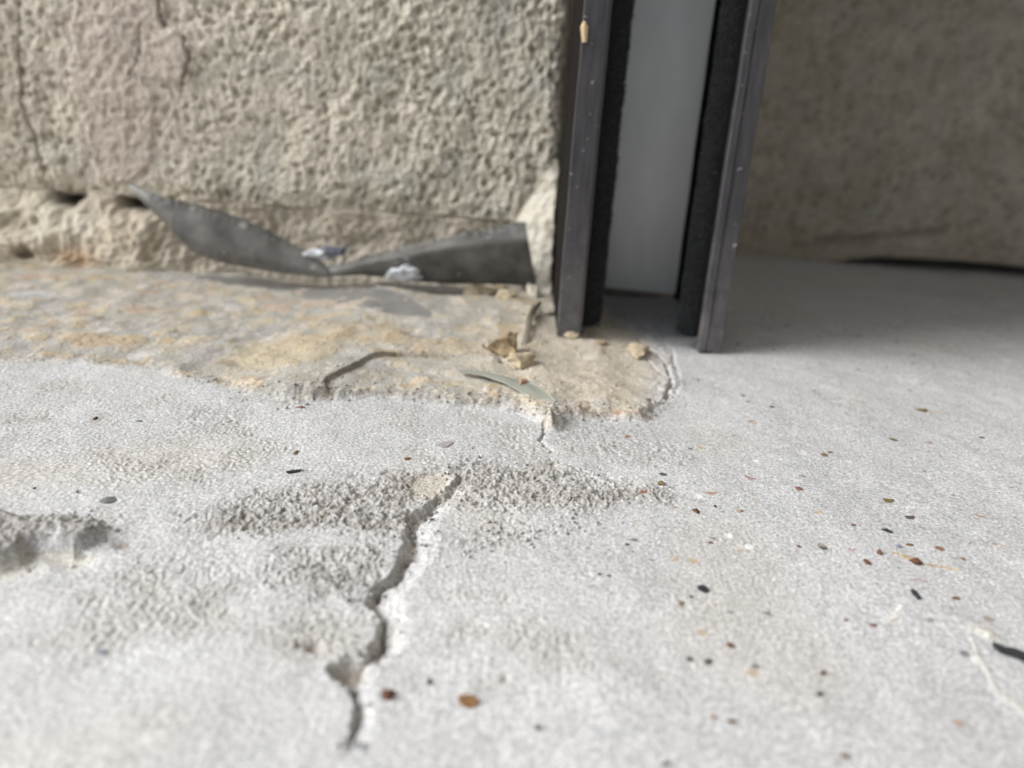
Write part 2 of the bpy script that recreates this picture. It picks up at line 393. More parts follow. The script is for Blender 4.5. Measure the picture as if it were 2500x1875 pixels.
    # pebbles and aggregate cut flush in the old surface
    for (sz, sd, thr, dy_) in ((11., 81, .62, 1.0), (5.5, 82, .62, 1.0), (2.4, 83, .62, 1.0)):
        cd, cv = cells(x + .25 * sz * noise(x, y, sz * .7, sd + 30), y * .8 + .2 * sz * noise(x, y, sz * .6, sd + 40), sz, sd)
        pm = sstep(.42, .34, cd) * (cv > thr)
        hue = (cv - thr) / (1 - thr)
        for lo, c in ((.0, (.47, .36, .20)), (.22, (.53, .50, .44)), (.42, (.40, .40, .41)), (.55, (.52, .42, .26)), (.70, (.30, .24, .17)), (.8, (.60, .61, .63)), (.9, (.38, .24, .14))):
            co = mixc(co, c, pm * (.5 if sz > 4 else .32) * ((hue >= lo)))
        z = z + mo * pm * .12
    for (a, b, rx, ry, c, k) in PATCHES:
        g = gp(a, b); e1 = gp(a + rx, b); e2 = gp(a, b - ry)
        qx = (wx - g[0]) / max(abs(e1[0] - g[0]), .2); qy = (wy - g[1]) / max(abs(e2[1] - g[1]), .2)
        q = np.sqrt(qx * qx + qy * qy) + .22 * noise(x, y, 5, 90)
        c = np.array(c); c = c * .62 + c.mean() * .24 * np.array([1.06, 1.0, .92]); co = mixc(co, c, k * .85 * sstep(1.15, .75, q))
    face = edge * 0 + sstep(-.3, .0, so) * sstep(.7, .3, so)
    co = mixc(co, (.32, .295, .265), .7 * face * (1 - flush) * (x < 10)); co = mixc(co, (.36, .27, .20), .6 * face * (x >= 10))
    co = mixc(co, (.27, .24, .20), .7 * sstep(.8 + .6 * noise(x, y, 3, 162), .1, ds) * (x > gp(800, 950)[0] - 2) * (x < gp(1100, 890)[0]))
    mc = np.where(x > 12, mo * (1 - .9 * sstep(22, 38, x) * sstep(14, 2, so + 3 * noise(x, y, 6, 160)) * sstep(146, 158, y)), mo)
    col = col * (1 - mc[..., None]) + co * mc[..., None]
    # warm stained ground between the rails; grime towards the back wall on the right
    s2 = poly_sd(wx, wy, gxy([(1310, 780), (1480, 760), (1600, 850), (1630, 920), (1560, 1000), (1380, 1000), (1220, 930), (1220, 850)]))
    col = mixc(col, (.53, .475, .39), .5 * sstep(-4, 6, s2))
    # cracks around the small mortar plate beside the channel
    for PL, wd, dp in ((gxy([(1625, 975), (1640, 925), (1622, 885), (1600, 862), (1560, 835)]), .7, 1.8), (gxy([(1640, 925), (1600, 905), (1575, 880), (1530, 868)]), .4, .9),
                       (gxy([(1560, 780), (1590, 810), (1640, 850), (1650, 900)]), .45, .8), (gxy([(1330, 1035), (1322, 1075), (1345, 1100)]), .5, .9),
                       (gxy([(1290, 790), (1330, 778), (1365, 775)]), .7, 1.6), (gxy([(1180, 862), (1230, 905), (1262, 912), (1300, 895)]), .9, 1.6)):
        d, s, a = line_dist(x + .6 * noise(x, y, 2.2, 95), y + .9 * noise(x, y, 2.6, 96), PL)
        m = sstep(wd * (1 + .5 * noise(x, y, 3, 98)), wd * .2, d) * (.7 + .5 * noise(x, y, 4, 99)); z = z - dp * m; col = mixc(col, (.30, .25, .19), .6 * m)
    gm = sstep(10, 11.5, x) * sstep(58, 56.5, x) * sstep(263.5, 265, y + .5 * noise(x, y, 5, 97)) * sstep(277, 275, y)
    z = z - 4.0 * gm; col = mixc(col, (.12, .11, .10), .9 * gm)  # groove under the back panel, darkness of the void painted into it
    # hollow under the bent strip, its shade painted in near-black, and lumps of loose bedding
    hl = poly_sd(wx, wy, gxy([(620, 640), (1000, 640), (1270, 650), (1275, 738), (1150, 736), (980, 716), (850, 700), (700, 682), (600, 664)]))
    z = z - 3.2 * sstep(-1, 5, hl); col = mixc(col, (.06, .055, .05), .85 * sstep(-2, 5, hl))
    return z, col

PATCHES = [(232, 833, 86, 20, (.52, .38, .21), .85), (75, 712, 62, 9, (.60, .63, .68), .8), (115, 706, 34, 6, (.62, .64, .68), .7), (690, 868, 150, 46, (.52, .435, .27), .85),
           (800, 838, 120, 18, (.50, .40, .24), .7), (500, 868, 62, 20, (.42, .40, .41), .75), (335, 866, 30, 8, (.63, .63, .64), .8), (640, 780, 34, 18, (.54, .48, .35), .8),
           (770, 776, 66, 15, (.52, .40, .23), .8), (430, 795, 46, 16, (.52, .46, .34), .7), (375, 735, 30, 8, (.55, .52, .42), .7), (472, 735, 24, 12, (.52, .41, .27), .7),
           (110, 795, 40, 5, (.33, .26, .18), .8), (195, 790, 26, 8, (.48, .36, .2), .8), (238, 772, 18, 6, (.30, .24, .17), .8), (565, 832, 16, 8, (.27, .22, .15), .8),
           (370, 745, 20, 5, (.32, .26, .17), .7), (450, 735, 18, 9, (.36, .37, .38), .5), (560, 738, 26, 5, (.6, .62, .64), .8), (0, 690, 40, 14, (.50, .43, .30), .7),
           (430, 858, 24, 14, (.52, .45, .33), .7), (1000, 850, 150, 16, (.53, .40, .24), .7), (1120, 868, 90, 22, (.53, .43, .29), .7), (880, 812, 140, 16, (.47, .37, .23), .6),
           (940, 925, 60, 12, (.46, .41, .32), .6), (560, 888, 22, 7, (.28, .23, .16), .7)]

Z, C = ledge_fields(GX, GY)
# small grains of aggregate showing flush in the pale topping (mineral colour only)
rng = np.random.default_rng(5)
flat_idx = {}
def paint_chip(x0, y0, rx, ry, ang, c, zz=0.0):
    r = np.searchsorted(ys, [y0 - max(rx, ry) - .3, y0 + max(rx, ry) + .3])
    if r[1] - r[0] < 1: return
    X = GX[r[0]:r[1]]; Y = GY[r[0]:r[1]]
    c0 = np.abs(X - x0) < max(rx, ry) + .5
    if not c0.any(): return
    dx = X - x0; dy = Y - y0
    qx = (dx * math.cos(ang) + dy * math.sin(ang)) / rx; qy = (-dx * math.sin(ang) + dy * math.cos(ang)) / ry
    q = np.sqrt(qx * qx + qy * qy) * (1 + .25 * np.sin(3 * np.arctan2(qy, qx) + x0 * 7) + .12 * np.sin(5 * np.arctan2(qy, qx) + y0 * 5))
    m = sstep(1.1, .8, q) * c0
    C[r[0]:r[1]] = mixc(C[r[0]:r[1]], c, m * .7)
    Z[r[0]:r[1]] += zz * m
cols = [(.33, .20, .12), (.36, .25, .14), (.25, .12, .08), (.10, .10, .105), (.30, .17, .12), (.40, .36, .33), (.62, .63, .66), (.44, .40, .41), (.07, .07, .075), (.42, .31, .2)]
for k in range(560):
    y0 = 66 + 190 * rng.random() ** .9
    x0 = rng.uniform(-1, 1) * (.7 * y0 + 6)
    if x0 < 20 and rng.random() < .88: continue
    if x0 < 60 and y0 > 175: continue
    if x0 < 15 or y0 < 84: continue
    s = .22 + .5 * rng.random() ** 3.5; s *= np.clip(y0 / 110, .6, 1)
    paint_chip(x0, y0, s * rng.uniform(1.0, 1.9), s * .8, rng.uniform(-.6, .6), cols[int(rng.integers(len(cols)))] if x0 > 15 else cols[3 + 3 * int(rng.integers(2)) + int(rng.integers(2))], .03)
# rusty trails beside three brown stones
for (a, b, L) in ((2250, 1375, 5.0), (2170, 1350, 3.6), (2255, 1003, 4)):
    g = gp(a, b); 
    for k in range(7): paint_chip(g[0] + 1.0 + L * .13 * k, g[1] + rng.uniform(-.5, .3) - .15 * k, .7, .3, -.2, (.44, .33, .2), 0)

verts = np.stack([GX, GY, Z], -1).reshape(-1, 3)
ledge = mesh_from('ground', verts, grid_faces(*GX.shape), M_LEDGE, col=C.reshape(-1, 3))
tag(ledge, kind='structure', label='pale cracked concrete ledge with an old pebbly layer behind')
def zl(x, y):
    z, c = ledge_fields(np.array([[float(x)]]), np.array([[float(y)]])); return float(z[0, 0])

# ------------------------------------------------------------------ generic displaced sheet
def sheet(name, P, Nn, disp, col, mat, parent=None):
    V = P + Nn * disp[..., None]
    return mesh_from(name, V.reshape(-1, 3), grid_faces(*disp.shape), mat, parent, col.reshape(-1, 3))

# ------------------------------------------------------------------ left stone block
WY = 271.0                          # front face
CORN = at(1388, 60, WY)[0]          # x of the block's right-hand arris
s_ = spacing([(-700, -330, 8), (-330, -260, 1.5), (-260, 0, .42), (0, 10, .3), (10, 80, 1.2), (80, 120, 5)])   # runs along the face, then round the corner
t_ = spacing([(-60, -6, 6), (-6, 0, .5), (0, 112, .42), (112, 170, 2.5), (170, 520, 12)])                # <0 goes back under the block
S, T = np.meshgrid(s_, t_)
RAD = 5.0
def corner_path(S, r=RAD):
    """x, back-distance and normal for arc length S; the corner starts at 0"""
    L = r * math.pi / 2; a = np.clip(S / r, 0, math.pi / 2)
    x = np.where(S < 0, S, np.where(S < L, r * np.sin(a), r)); d = np.where(S < 0, 0, np.where(S < L, r * (1 - np.cos(a)), r + S - L))
    return x, d, np.sin(a), -np.cos(a)
px_, pd_, nx_, ny_ = corner_path(S)
zb = 22.5
tt = np.where(T < 0, -T, 0)
cr = np.clip(tt / 6, 0, 1)
Zp = zb + np.where(T >= 0, T, -2.0 * cr)
P = np.stack([CORN - RAD + px_ - 0 * tt, WY + pd_ + tt * (nx_ < .9), Zp], -1)
Nn = np.stack([nx_, ny_, 0 * nx_], -1)
wS = S + 1.2 * noise(S, T, 6, 101); wT = T + 1.2 * noise(S, T, 6, 102)
D = 1.2 * noise(S, T, 38, 103) + .9 * noise(S, T * .8, 13, 104)
rg1 = fbm(wS, wT * .85, 2.9, 3, 105, .65); rg2 = 1 - 2 * np.abs(noise(wS * 1.05, wT * .8, 2.3, 106))
rm = .85 + .55 * noise(S, T, 24, 118)
D = D + (.56 * rg1 + .18 * rg2) * rm + .30 * noise(S, T, 1.0, 107)
cd, cv = cells(wS + .6 * noise(S, T, 1.5, 109), wT * .8, 3.1, 108); hole = (1 - sstep(.05, .48, cd)) * (cv > .45)
D = D - 1.1 * hole * rm
base_c = np.ones(S.shape + (3,)) * np.array([.62, .58, .49])
base_c = base_c * (1 + .10 * fbm(S, T, 22, 3, 110) + .06 * rg1)[..., None]
base_c = mixc(base_c, (.57, .555, .50), .5 * sstep(.1, .7, noise(S, T, 16, 111)))
base_c = mixc(base_c, (.26, .235, .17), .7 * hole)
def wall_st(pts):                    # photo outline -> wall coordinates
    out = []
    for p in pts:
        q = at(p[0], p[1], WY); out.append([q[0] - (CORN - RAD), q[2] - zb])
    return np.array(out)
pk = poly_sd(wS, wT, wall_st([(190, -200), (185, 60), (175, 200), (215, 330), (240, 440), (310, 450), (370, 400), (385, 250), (345, 190), (460, 200), (468, 110), (400, 60), (380, -200)]))
mpk = sstep(-1.2, 2.5, pk)
D = D * (1 - .35 * mpk) + .9 * sstep(-.6, .6, pk)
base_c = mixc(base_c, (.57, .49, .435), .7 * sstep(-5, 3, pk + 3 * noise(S, T, 6, 119)))
base_c = mixc(base_c, (.41, .34, .28), .5 * sstep(-150, -190, S + 0) * sstep(-.2, .5, noise(S, T, 20, 112)))
for PL, wd, dp in ((wall_st([(50, -120), (48, 0), (44, 110), (48, 200), (62, 280), (85, 340), (98, 385), (108, 430), (116, 470), (130, 490)]), .55, 3.5),
                   (wall_st([(390, -100), (385, 20), (398, 60)]), .6, 2.5), (wall_st([(450, 90), (462, 150), (445, 205)]), .7, 2.2), (wall_st([(345, 60), (340, 130), (320, 180)]), .35, 1.0)):
    d, s, a = line_dist(S + .8 * noise(S, T, 4, 113) + .4 * noise(S, T, 1.5, 114), T + .5 * noise(S, T, 3, 115), PL)
    m = sstep(wd * 1.2, wd * .2, d); D = D - dp * m; base_c = mixc(base_c, (.17, .14, .10), .75 * m)
# worn, rounded foot of the block and a chipped right corner near the bottom
foot = sstep(6 + 3 * noise(S, 0 * S, 9, 117), -2, T); D = D - 1.3 * foot
chip = sstep(14, 2, T + 2.5 * noise(S, T, 6, 116)) * sstep(-9, 2, S); D = D - 3.5 * chip * (S < 14)
D = D * np.where(T < -4, .3, 1)
stone = empty('stone_wall', (-150, WY, 22))
tag(stone, 'pitted buff stone block with a pinkish patch and a thin vertical crack', 'wall')
blk = local(sheet('stone_block', P, Nn, D, base_c, M_STONE, stone), (-150, WY, 22))

# the bedding mortar under the block: lumpy, from the foot of the block down to the ledge
s2 = spacing([(-700, -330, 8), (-330, -260, 1.5), (-260, 14, .42)])
t2 = spacing([(0, 46, .42)])
S, T = np.meshgrid(s2, t2)
prof_y = np.interp(T, [0, 8, 14, 24, 34, 41, 46], [WY + 14, WY + 4.5, WY + 1.8, WY - 1.0, WY - 6, WY - 10, WY - 12])
prof_z = np.interp(T, [0, 8, 14, 24, 34, 41, 46], [27, 24.5, 21.5, 12, 3.5, -.5, -9])
bulge = sstep(-112, -128, S) * 9 * np.exp(-((T - 30) / 13) ** 2) + sstep(-190, -235, S) * 10 * np.exp(-((T - 34) / 12) ** 2)
back = sstep(-112, -95, S) * 7 * sstep(10, 36, T)
D2 = 1.6 * noise(S, T, 17, 120) + 1.7 * noise(S, T, 8.5, 121) + .9 * (1 - 2 * np.abs(noise(S, T, 4.4, 122))) + .5 * noise(S, T, 2, 123)
amp = np.interp(T, [0, 12, 38, 46], [.6, 1.0, 1.0, .2]) * (1 - .35 * sstep(-100, -80, S))
D2 = D2 * amp
C2 = np.ones(S.shape + (3,)) * np.array([.54, .49, .40]); C2 = C2 * (1 + .12 * fbm(S, T, 12, 3, 124))[..., None]
C2 = mixc(C2, (.56, .53, .45), .6 * sstep(.0, .6, noise(S, T, 11, 125)))
def mort_pt(px, py):
    q = at(px, py, WY - 4); return q[0], float(np.interp(-q[2], -prof_z[::-1, 0][::-1], t2)) if False else float(np.interp(-q[2], -np.array([27, 24.5, 21.5, 12, 3.5, .2, -3]), [0, 8, 14, 24, 34, 41, 46]))
for (a, b, rx, ry, dp, c, k) in ((150, 482, 6.5, 3.4, 11, (.012, .010, .008), 1.0), (298, 480, 3.4, 5.0, 11, (.012, .010, .008), 1.0), (352, 488, 7.5, 4.4, 11, (.012, .010, .008), 1.0), (225, 486, 9, 4.5, -3.0, (.42, .36, .30), .8),  # near-black entries are joint voids with their shade painted in
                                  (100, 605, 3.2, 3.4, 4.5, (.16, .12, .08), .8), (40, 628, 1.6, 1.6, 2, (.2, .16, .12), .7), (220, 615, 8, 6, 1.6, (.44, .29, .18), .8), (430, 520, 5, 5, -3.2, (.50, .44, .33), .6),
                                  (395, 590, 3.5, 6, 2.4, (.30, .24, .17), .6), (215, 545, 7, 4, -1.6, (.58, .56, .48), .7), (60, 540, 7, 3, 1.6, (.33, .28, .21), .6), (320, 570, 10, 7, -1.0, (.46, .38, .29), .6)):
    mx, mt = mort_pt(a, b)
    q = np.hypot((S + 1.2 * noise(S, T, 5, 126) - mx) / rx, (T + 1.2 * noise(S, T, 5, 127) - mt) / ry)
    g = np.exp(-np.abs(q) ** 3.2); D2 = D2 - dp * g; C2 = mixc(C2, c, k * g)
P = np.stack([S, prof_y - bulge + back, prof_z], -1)
Nn = np.stack([0 * S, -np.interp(T, [0, 14, 30, 46], [.5, 1, .9, .6]), np.interp(T, [0, 14, 30, 46], [.2, .1, .4, .3])], -1)
mb = local(sheet('mortar_bed', P, Nn, D2, C2, M_MORTAR, stone), (-150, WY, 22))

# white mortar fillet squeezed out beside the channel
uf = np.linspace(0, 1, 90); vf = np.linspace(0, 1, 110); U, V = np.meshgrid(uf, vf)
za = -1.5 + V * 46
wf = np.interp(V, [0, .3, .65, .85, 1], [1, 1, .85, .5, .05])
X0 = 10.6 - np.interp(V, [0, .35, .55, .75, 1], [15, 17, 15, 9, 1]) * (1 - U)
Y0 = WY + 2 - np.interp(V, [0, .3, .6, .85, 1], [24, 15, 9, 5, 1]) * np.sin(U * math.pi / 2)
Dn = (1.3 * noise(U * 14, V * 46, 7, 130) + .8 * noise(U * 14, V * 46, 2.8, 131) + .3 * noise(U * 14, V * 46, 1.2, 133)) * np.sin(np.clip(U * 1.3, 0, 1) * math.pi / 2)
Cf = np.ones(U.shape + (3,)) * np.array([.62, .59, .51]); Cf = mixc(Cf, (.50, .43, .33), .6 * sstep(0, .6, noise(U * 14, V * 46, 8, 132)))
fil = local(sheet('mortar_fillet', np.stack([X0, Y0, za], -1), np.stack([-.5 + 0 * U, -.8 + 0 * U, 0 * U], -1), Dn, Cf, M_MORTAR, stone), (-150, WY, 22))

# ------------------------------------------------------------------ inner wall on the right
A = np.array([100., 367.]); B = np.array([230., 353.]); dr = (B - A) / np.linalg.norm(B - A); nr = np.array([dr[1], -dr[0]])
s3 = spacing([(-160, -60, 2), (-60, 190, .8), (190, 300, 3), (300, 900, 30)]); t3 = spacing([(-70, -4, 8), (-4, 0, .6), (0, 150, .8), (150, 220, 5), (220, 520, 15)])
S, T = np.meshgrid(s3, t3)
tt = np.where(T < 0, -T, 0)
bz = np.interp(S + 1.5 * noise(S, 0 * S, 12, 140), [-160, 36, 52, 66, 100, 135, 170, 300], [-2, -2, 1.4, 4.2, 5.6, 5.0, 3.6, 3.0])
Zp = bz + np.where(T >= 0, T, 0)
P = np.stack([A[0] + dr[0] * S - nr[0] * tt, A[1] + dr[1] * S - nr[1] * tt, Zp], -1)
Nn = np.stack([nr[0] + 0 * S, nr[1] + 0 * S, 0 * S], -1)
D = 1.2 * noise(S, T, 30, 141) + .45 * noise(S, T, 7, 142) + .3 * noise(S, T, 3, 143)
cd, cv = cells(S, T, 5.5, 144); pit = (1 - sstep(.05, .5, cd + .25 * noise(S, T, 3, 149))) * (cv > .55); D = D - .6 * pit
C3 = np.ones(S.shape + (3,)) * np.array([.36, .33, .28]); C3 = C3 * (1 + .14 * fbm(S, T, 16, 3, 145) + .10 * fbm(S, T, 5, 2, 152))[..., None]
C3 = mixc(C3, (.31, .295, .215), .6 * sstep(-.1, .5, noise(S, T, 26, 146))); C3 = mixc(C3, (.36, .34, .31), .6 * sstep(.0, .6, noise(S, T, 12, 147)))
C3 = mixc(C3, (.17, .155, .12), .4 * pit); C3 = mixc(C3, (.20, .185, .14), .4 * sstep(.15, .7, noise(S, T, 6.5, 153)))
# smear of mortar near the foot with its ragged upper edge
top = np.interp(S, [-160, 40, 60, 85, 115, 300], [9, 9, 9, 11, 14, 16]) + 1.5 * noise(S, 0 * S, 14, 148) 
m = sstep(top + .8, top - .8, Zp) * sstep(170, 90, S); 
lq = np.array([[(at(a_, b_, 365)[0] - A[0]) / dr[0], at(a_, b_, 365)[2]] for a_, b_ in ((1930, 600), (2040, 586), (2150, 574), (2280, 560))])
d, _, _ = line_dist(S + 1.5 * noise(S, T, 9, 154), Zp + 1.2 * noise(S, T, 9, 155), lq); m2 = sstep(3.2, .2, d) * (T > 0); C3 = mixc(C3, (.14, .12, .10), .45 * m2); D = D - 1.5 * m2  # shadow line above the smear, painted dark and cut in slightly
D = D + 3.2 * m; C3 = mixc(C3, (.31, .265, .22), .6 * m)
D = D * np.where(T < 0, 0, 1) - 1.0 * sstep(2, 0, T) * (T >= 0) * 1
back_wall = sheet('inner_wall', P, Nn, D, C3, M_BACK)
tag(back_wall, 'shaded olive-grey stone wall behind the channel with a dark gap along its foot', 'wall')

def slab(name, lo, hi, mat):
    x0, y0, z0 = lo; x1, y1, z1 = hi
    V = [(x, y, z) for z in (z0, z1) for y in (y0, y1) for x in (x0, x1)]
    F = [(0, 2, 3, 1), (4, 5, 7, 6), (0, 1, 5, 4), (2, 6, 7, 3), (0, 4, 6, 2), (1, 3, 7, 5)]
    return mesh_from(name, V, F, mat, None, np.ones((8, 3)) * np.array([.36, .33, .28]), False)
shade_slab = slab('shade_slab', (14, 186, 250), (299, 700, 700), M_BACK)  # out of frame, added to keep sky light off the bay
tag(shade_slab, 'unseen stone slab added overhead to shade the right-hand bay', 'shade_slab', kind='structure')
shade_wall = slab('wall', (300, -500, -5), (440, 420, 640), M_BACK)  # out of frame, added to block light from the right
tag(shade_wall, 'unseen stone wall added on the right to shade the bay', kind='structure')

# ------------------------------------------------------------------ the metal channel with brush seals
CH = (34, 205, 0)
channel = empty('guide_channel', CH)
tag(channel, 'dark metal door channel with two black brush seals, ending just above the ledge', 'door track')
M_RAIL = plain_mat('dark_anodised_metal', (.052, .050, .056), .5, .25, 260., .35, .12, .0001, .5, (3, 3, .35), speck=560.)
M_WEB = plain_mat('grey_metal_panel', (.86, .875, .88), .5, .7, 120., .06, .05, .00005, .5, (1, 1, .3))
M_BLACK = plain_mat('black_carrier_and_shade', (.014, .012, .011), .95, spec=.05)
M_PILE = stone_mat('black_pile', 900., .3, .5, .0002, 3000., rough=.95)
def extrude(name, prof, z0, z1, mat, parent, ploc, zbot_fn=None, n=60):
    """closed profile (list of x,y) swept up; small waviness so that edges are not ruler-perfect"""
    prof = np.array(prof, float); k = len(prof)
    zs = np.r_[np.linspace(z0, z0 + 110, n), z1]
    vs = []
    for i, z in enumerate(zs):
        w_ = .06 * math.sin(z * .21) + .05 * math.sin(z * .057 + 1)
        q = prof.copy(); q[:, 0] += w_
        zz = np.full(k, z)
        if i == 0 and zbot_fn is not None: zz = zz + zbot_fn(prof[:, 0], prof[:, 1])
        vs.append(np.column_stack([q, zz]))
    V = np.vstack(vs); F = []
    for i in range(len(zs) - 1):
        for j in range(k):
            a = i * k + j; b = i * k + (j + 1) % k
            F.append((a, b, b + k, a + k))
    me = bpy.data.meshes.new(name)
    faces = F + [tuple(range(k))[::-1], tuple(range((len(zs) - 1) * k, len(zs) * k))]
    me.from_pydata([tuple(p * MM) for p in V], [], faces); me.update()
    me.materials.append(mat)
    o = bpy.data.objects.new(name, me); COL.objects.link(o); o.parent = parent; local(o, ploc)
    bv = o.modifiers.new('bevel', 'BEVEL'); bv.width = .00018; bv.segments = 2; bv.limit_method = 'ANGLE'; bv.angle_limit = math.radians(35)
    return o
def dust(m, z1=.038):
    t = m.node_tree; b = t.nodes['Principled BSDF']; src = b.inputs['Base Color'].links[0].from_socket
    g = N(t, 'ShaderNodeNewGeometry'); sp = N(t, 'ShaderNodeSeparateXYZ'); t.links.new(g.outputs['Position'], sp.inputs[0])
    q = N(t, 'ShaderNodeMapRange'); q.inputs[1].default_value = z1; q.inputs[2].default_value = 0; t.links.new(sp.outputs[2], q.inputs[0])
    n = N(t, 'ShaderNodeTexNoise', Scale=140., Detail=5.0, Roughness=.7); t.links.new(g.outputs['Position'], n.inputs['Vector'])
    q2 = N(t, 'ShaderNodeMapRange'); q2.inputs[1].default_value = .35; q2.inputs[2].default_value = .65; q2.inputs[3].default_value = .15; q2.inputs[4].default_value = .8; t.links.new(n.outputs['Fac'], q2.inputs[0])
    mu = N(t, 'ShaderNodeMath', operation='MULTIPLY'); t.links.new(q.outputs[0], mu.inputs[0]); t.links.new(q2.outputs[0], mu.inputs[1])
    mx = N(t, 'ShaderNodeMix', data_type='RGBA'); t.links.new(mu.outputs[0], mx.inputs[0]); t.links.new(src, mx.inputs[6]); mx.inputs[7].default_value = (.20, .195, .19, 1)
    t.links.new(mx.outputs[2], b.inputs['Base Color'])
dust(M_RAIL)
XL0 = at(1357, 835, 204)[0]; XL1 = at(1416, 835, 204)[0]; XR0 = at(1701, 856, 204)[0]; XR1 = at(1757, 860, 204)[0]
zL = at(1385, 832, 204)[2]; zR = at(1730, 860, 204)[2]
# left rail: front lip with a soft round, outer wall running back
lip = [(XL0, 203.5), (XL1 - .9, 203.5), (XL1, 204.0), (XL1 + .1, 206.6), (XL0, 206.6)]
rough_cut = lambda x, y: .35 * np.sin(x * 2.3) + .2 * np.sin(y * 3.1)
rl = extrude('rail', lip, zL, 420, M_RAIL, channel, CH, rough_cut)
lipr = [(XR1, 203.7), (XR1 - 3.6, 203.7), (XR1 - 3.9, 204.0), (XR1 - 4.3, 203.4), (XR0 + .3, 203.4), (XR0, 203.9), (XR0 + .1, 206.6), (XR1, 206.6)]
rr = extrude('rail', lipr[::-1], zR, 420, M_RAIL, channel, CH, rough_cut)
for xa, zz in ((XL0 + .1, zL + .4), (XR1 - 1.7, zR + .4)):
    extrude('side_plate', [(xa, 206.8), (xa + 1.5, 206.8), (xa + 1.5, 272), (xa, 272)], zz, 420, M_BLACK, channel, CH)  # near-black colour paints in the shaded gap beside the stone
wb = extrude('back_panel', [(XL0 + 1.75, 271.0), (XR1 - 1.75, 265.4), (XR1 - 1.75, 267), (XL0 + 1.75, 272.6)], at(1560, 709, 268)[2], 420, M_WEB, channel, CH)

def brush(name, xroot, xtip, yc, z0, z1, seed):
    """strip of pile: fuzzy rounded core plus thousands of short fibres, one mesh"""
    r = np.random.default_rng(seed); sgn = 1 if xtip > xroot else -1
    zs = spacing([(z0, 115, .35), (115, z1, 8)]); th = np.linspace(-math.pi / 2 - .5, math.pi / 2 + .5, 22)
    TH, ZZ = np.meshgrid(th, zs)
    Lx = abs(xtip - xroot)
    rad = 1 + .06 * noise(ZZ, TH * 2, 4.0, seed) + .05 * noise(ZZ, TH * 2, 1.1, seed + 1) + .04 * noise(ZZ, TH * 3, .5, seed + 2)
    taper = np.interp(ZZ, [z0, z0 + .6, z0 + 2.5], [.35, .8, 1])
    X = xroot + sgn * Lx * np.cos(TH) * rad * taper; Y = yc + 2.6 * np.sin(TH) * rad * taper
    V = np.stack([X, Y, ZZ], -1).reshape(-1, 3); F = grid_faces(*TH.shape)
    nf = 15000
    zf = r.uniform(z0 + .2, 125, nf); a = r.uniform(-1.5, 1.3, nf)
    rr_ = 1 + .06 * noise(zf, a * 2, 4.0, seed)
    bx = xroot + sgn * Lx * np.cos(a) * rr_ * .97; by = yc + 2.6 * np.sin(a) * rr_ * .97
    d = np.stack([sgn * np.cos(a) * .9 + r.normal(0, .35, nf), np.sin(a) * .9 + r.normal(0, .35, nf), r.normal(-.15, .5, nf)], -1)
    d /= np.linalg.norm(d, axis=1)[:, None]; ln = r.uniform(.3, 1.05, nf)[:, None]
    b0 = np.stack([bx, by, zf], -1); side = np.cross(d, r.normal(0, 1, (nf, 3))); side /= np.linalg.norm(side, axis=1)[:, None]
    w_ = .07
    q = np.stack([b0 - side * w_, b0 + side * w_, b0 + side * w_ * .3 + d * ln, b0 - side * w_ * .3 + d * ln], 1).reshape(-1, 3)
    f2 = np.arange(len(q)).reshape(-1, 4) + len(V)
    fc = np.repeat(np.array([[.030, .035, .040]]) * r.uniform(.4, 2.0, (nf, 1)), 4, axis=0)
    cc = np.vstack([np.full((len(V), 3), .010), fc])
    return local(mesh_from(name, np.vstack([V, q]), np.vstack([F, f2]), M_PILE, channel, cc), CH)
bl0 = at(1424, 800, 208)[0]; bl1 = at(1466, 800, 208)[0]; br0 = at(1693, 800, 208)[0]; br1 = at(1652, 800, 208)[0]
brush('brush_seal', bl0 - .6, bl1 - .3, 209.2, at(1440, 800, 208)[2], 420, 200)
brush('brush_seal', br0 - .2, br1 + .3, 208.6, at(1680, 822, 208)[2], 420, 300)
# black carrier strips gripping the pile
for (a, b, z) in ((XL1 - 1.5, bl0 + .5, 4.5), (br0 - .5, XR0 + 1.5, 8.0)):
    extrude('brush_carrier', [(a, 207.2), (b, 207.2), (b, 212.5), (a, 212.5)], z, 420, M_BLACK, channel, CH)

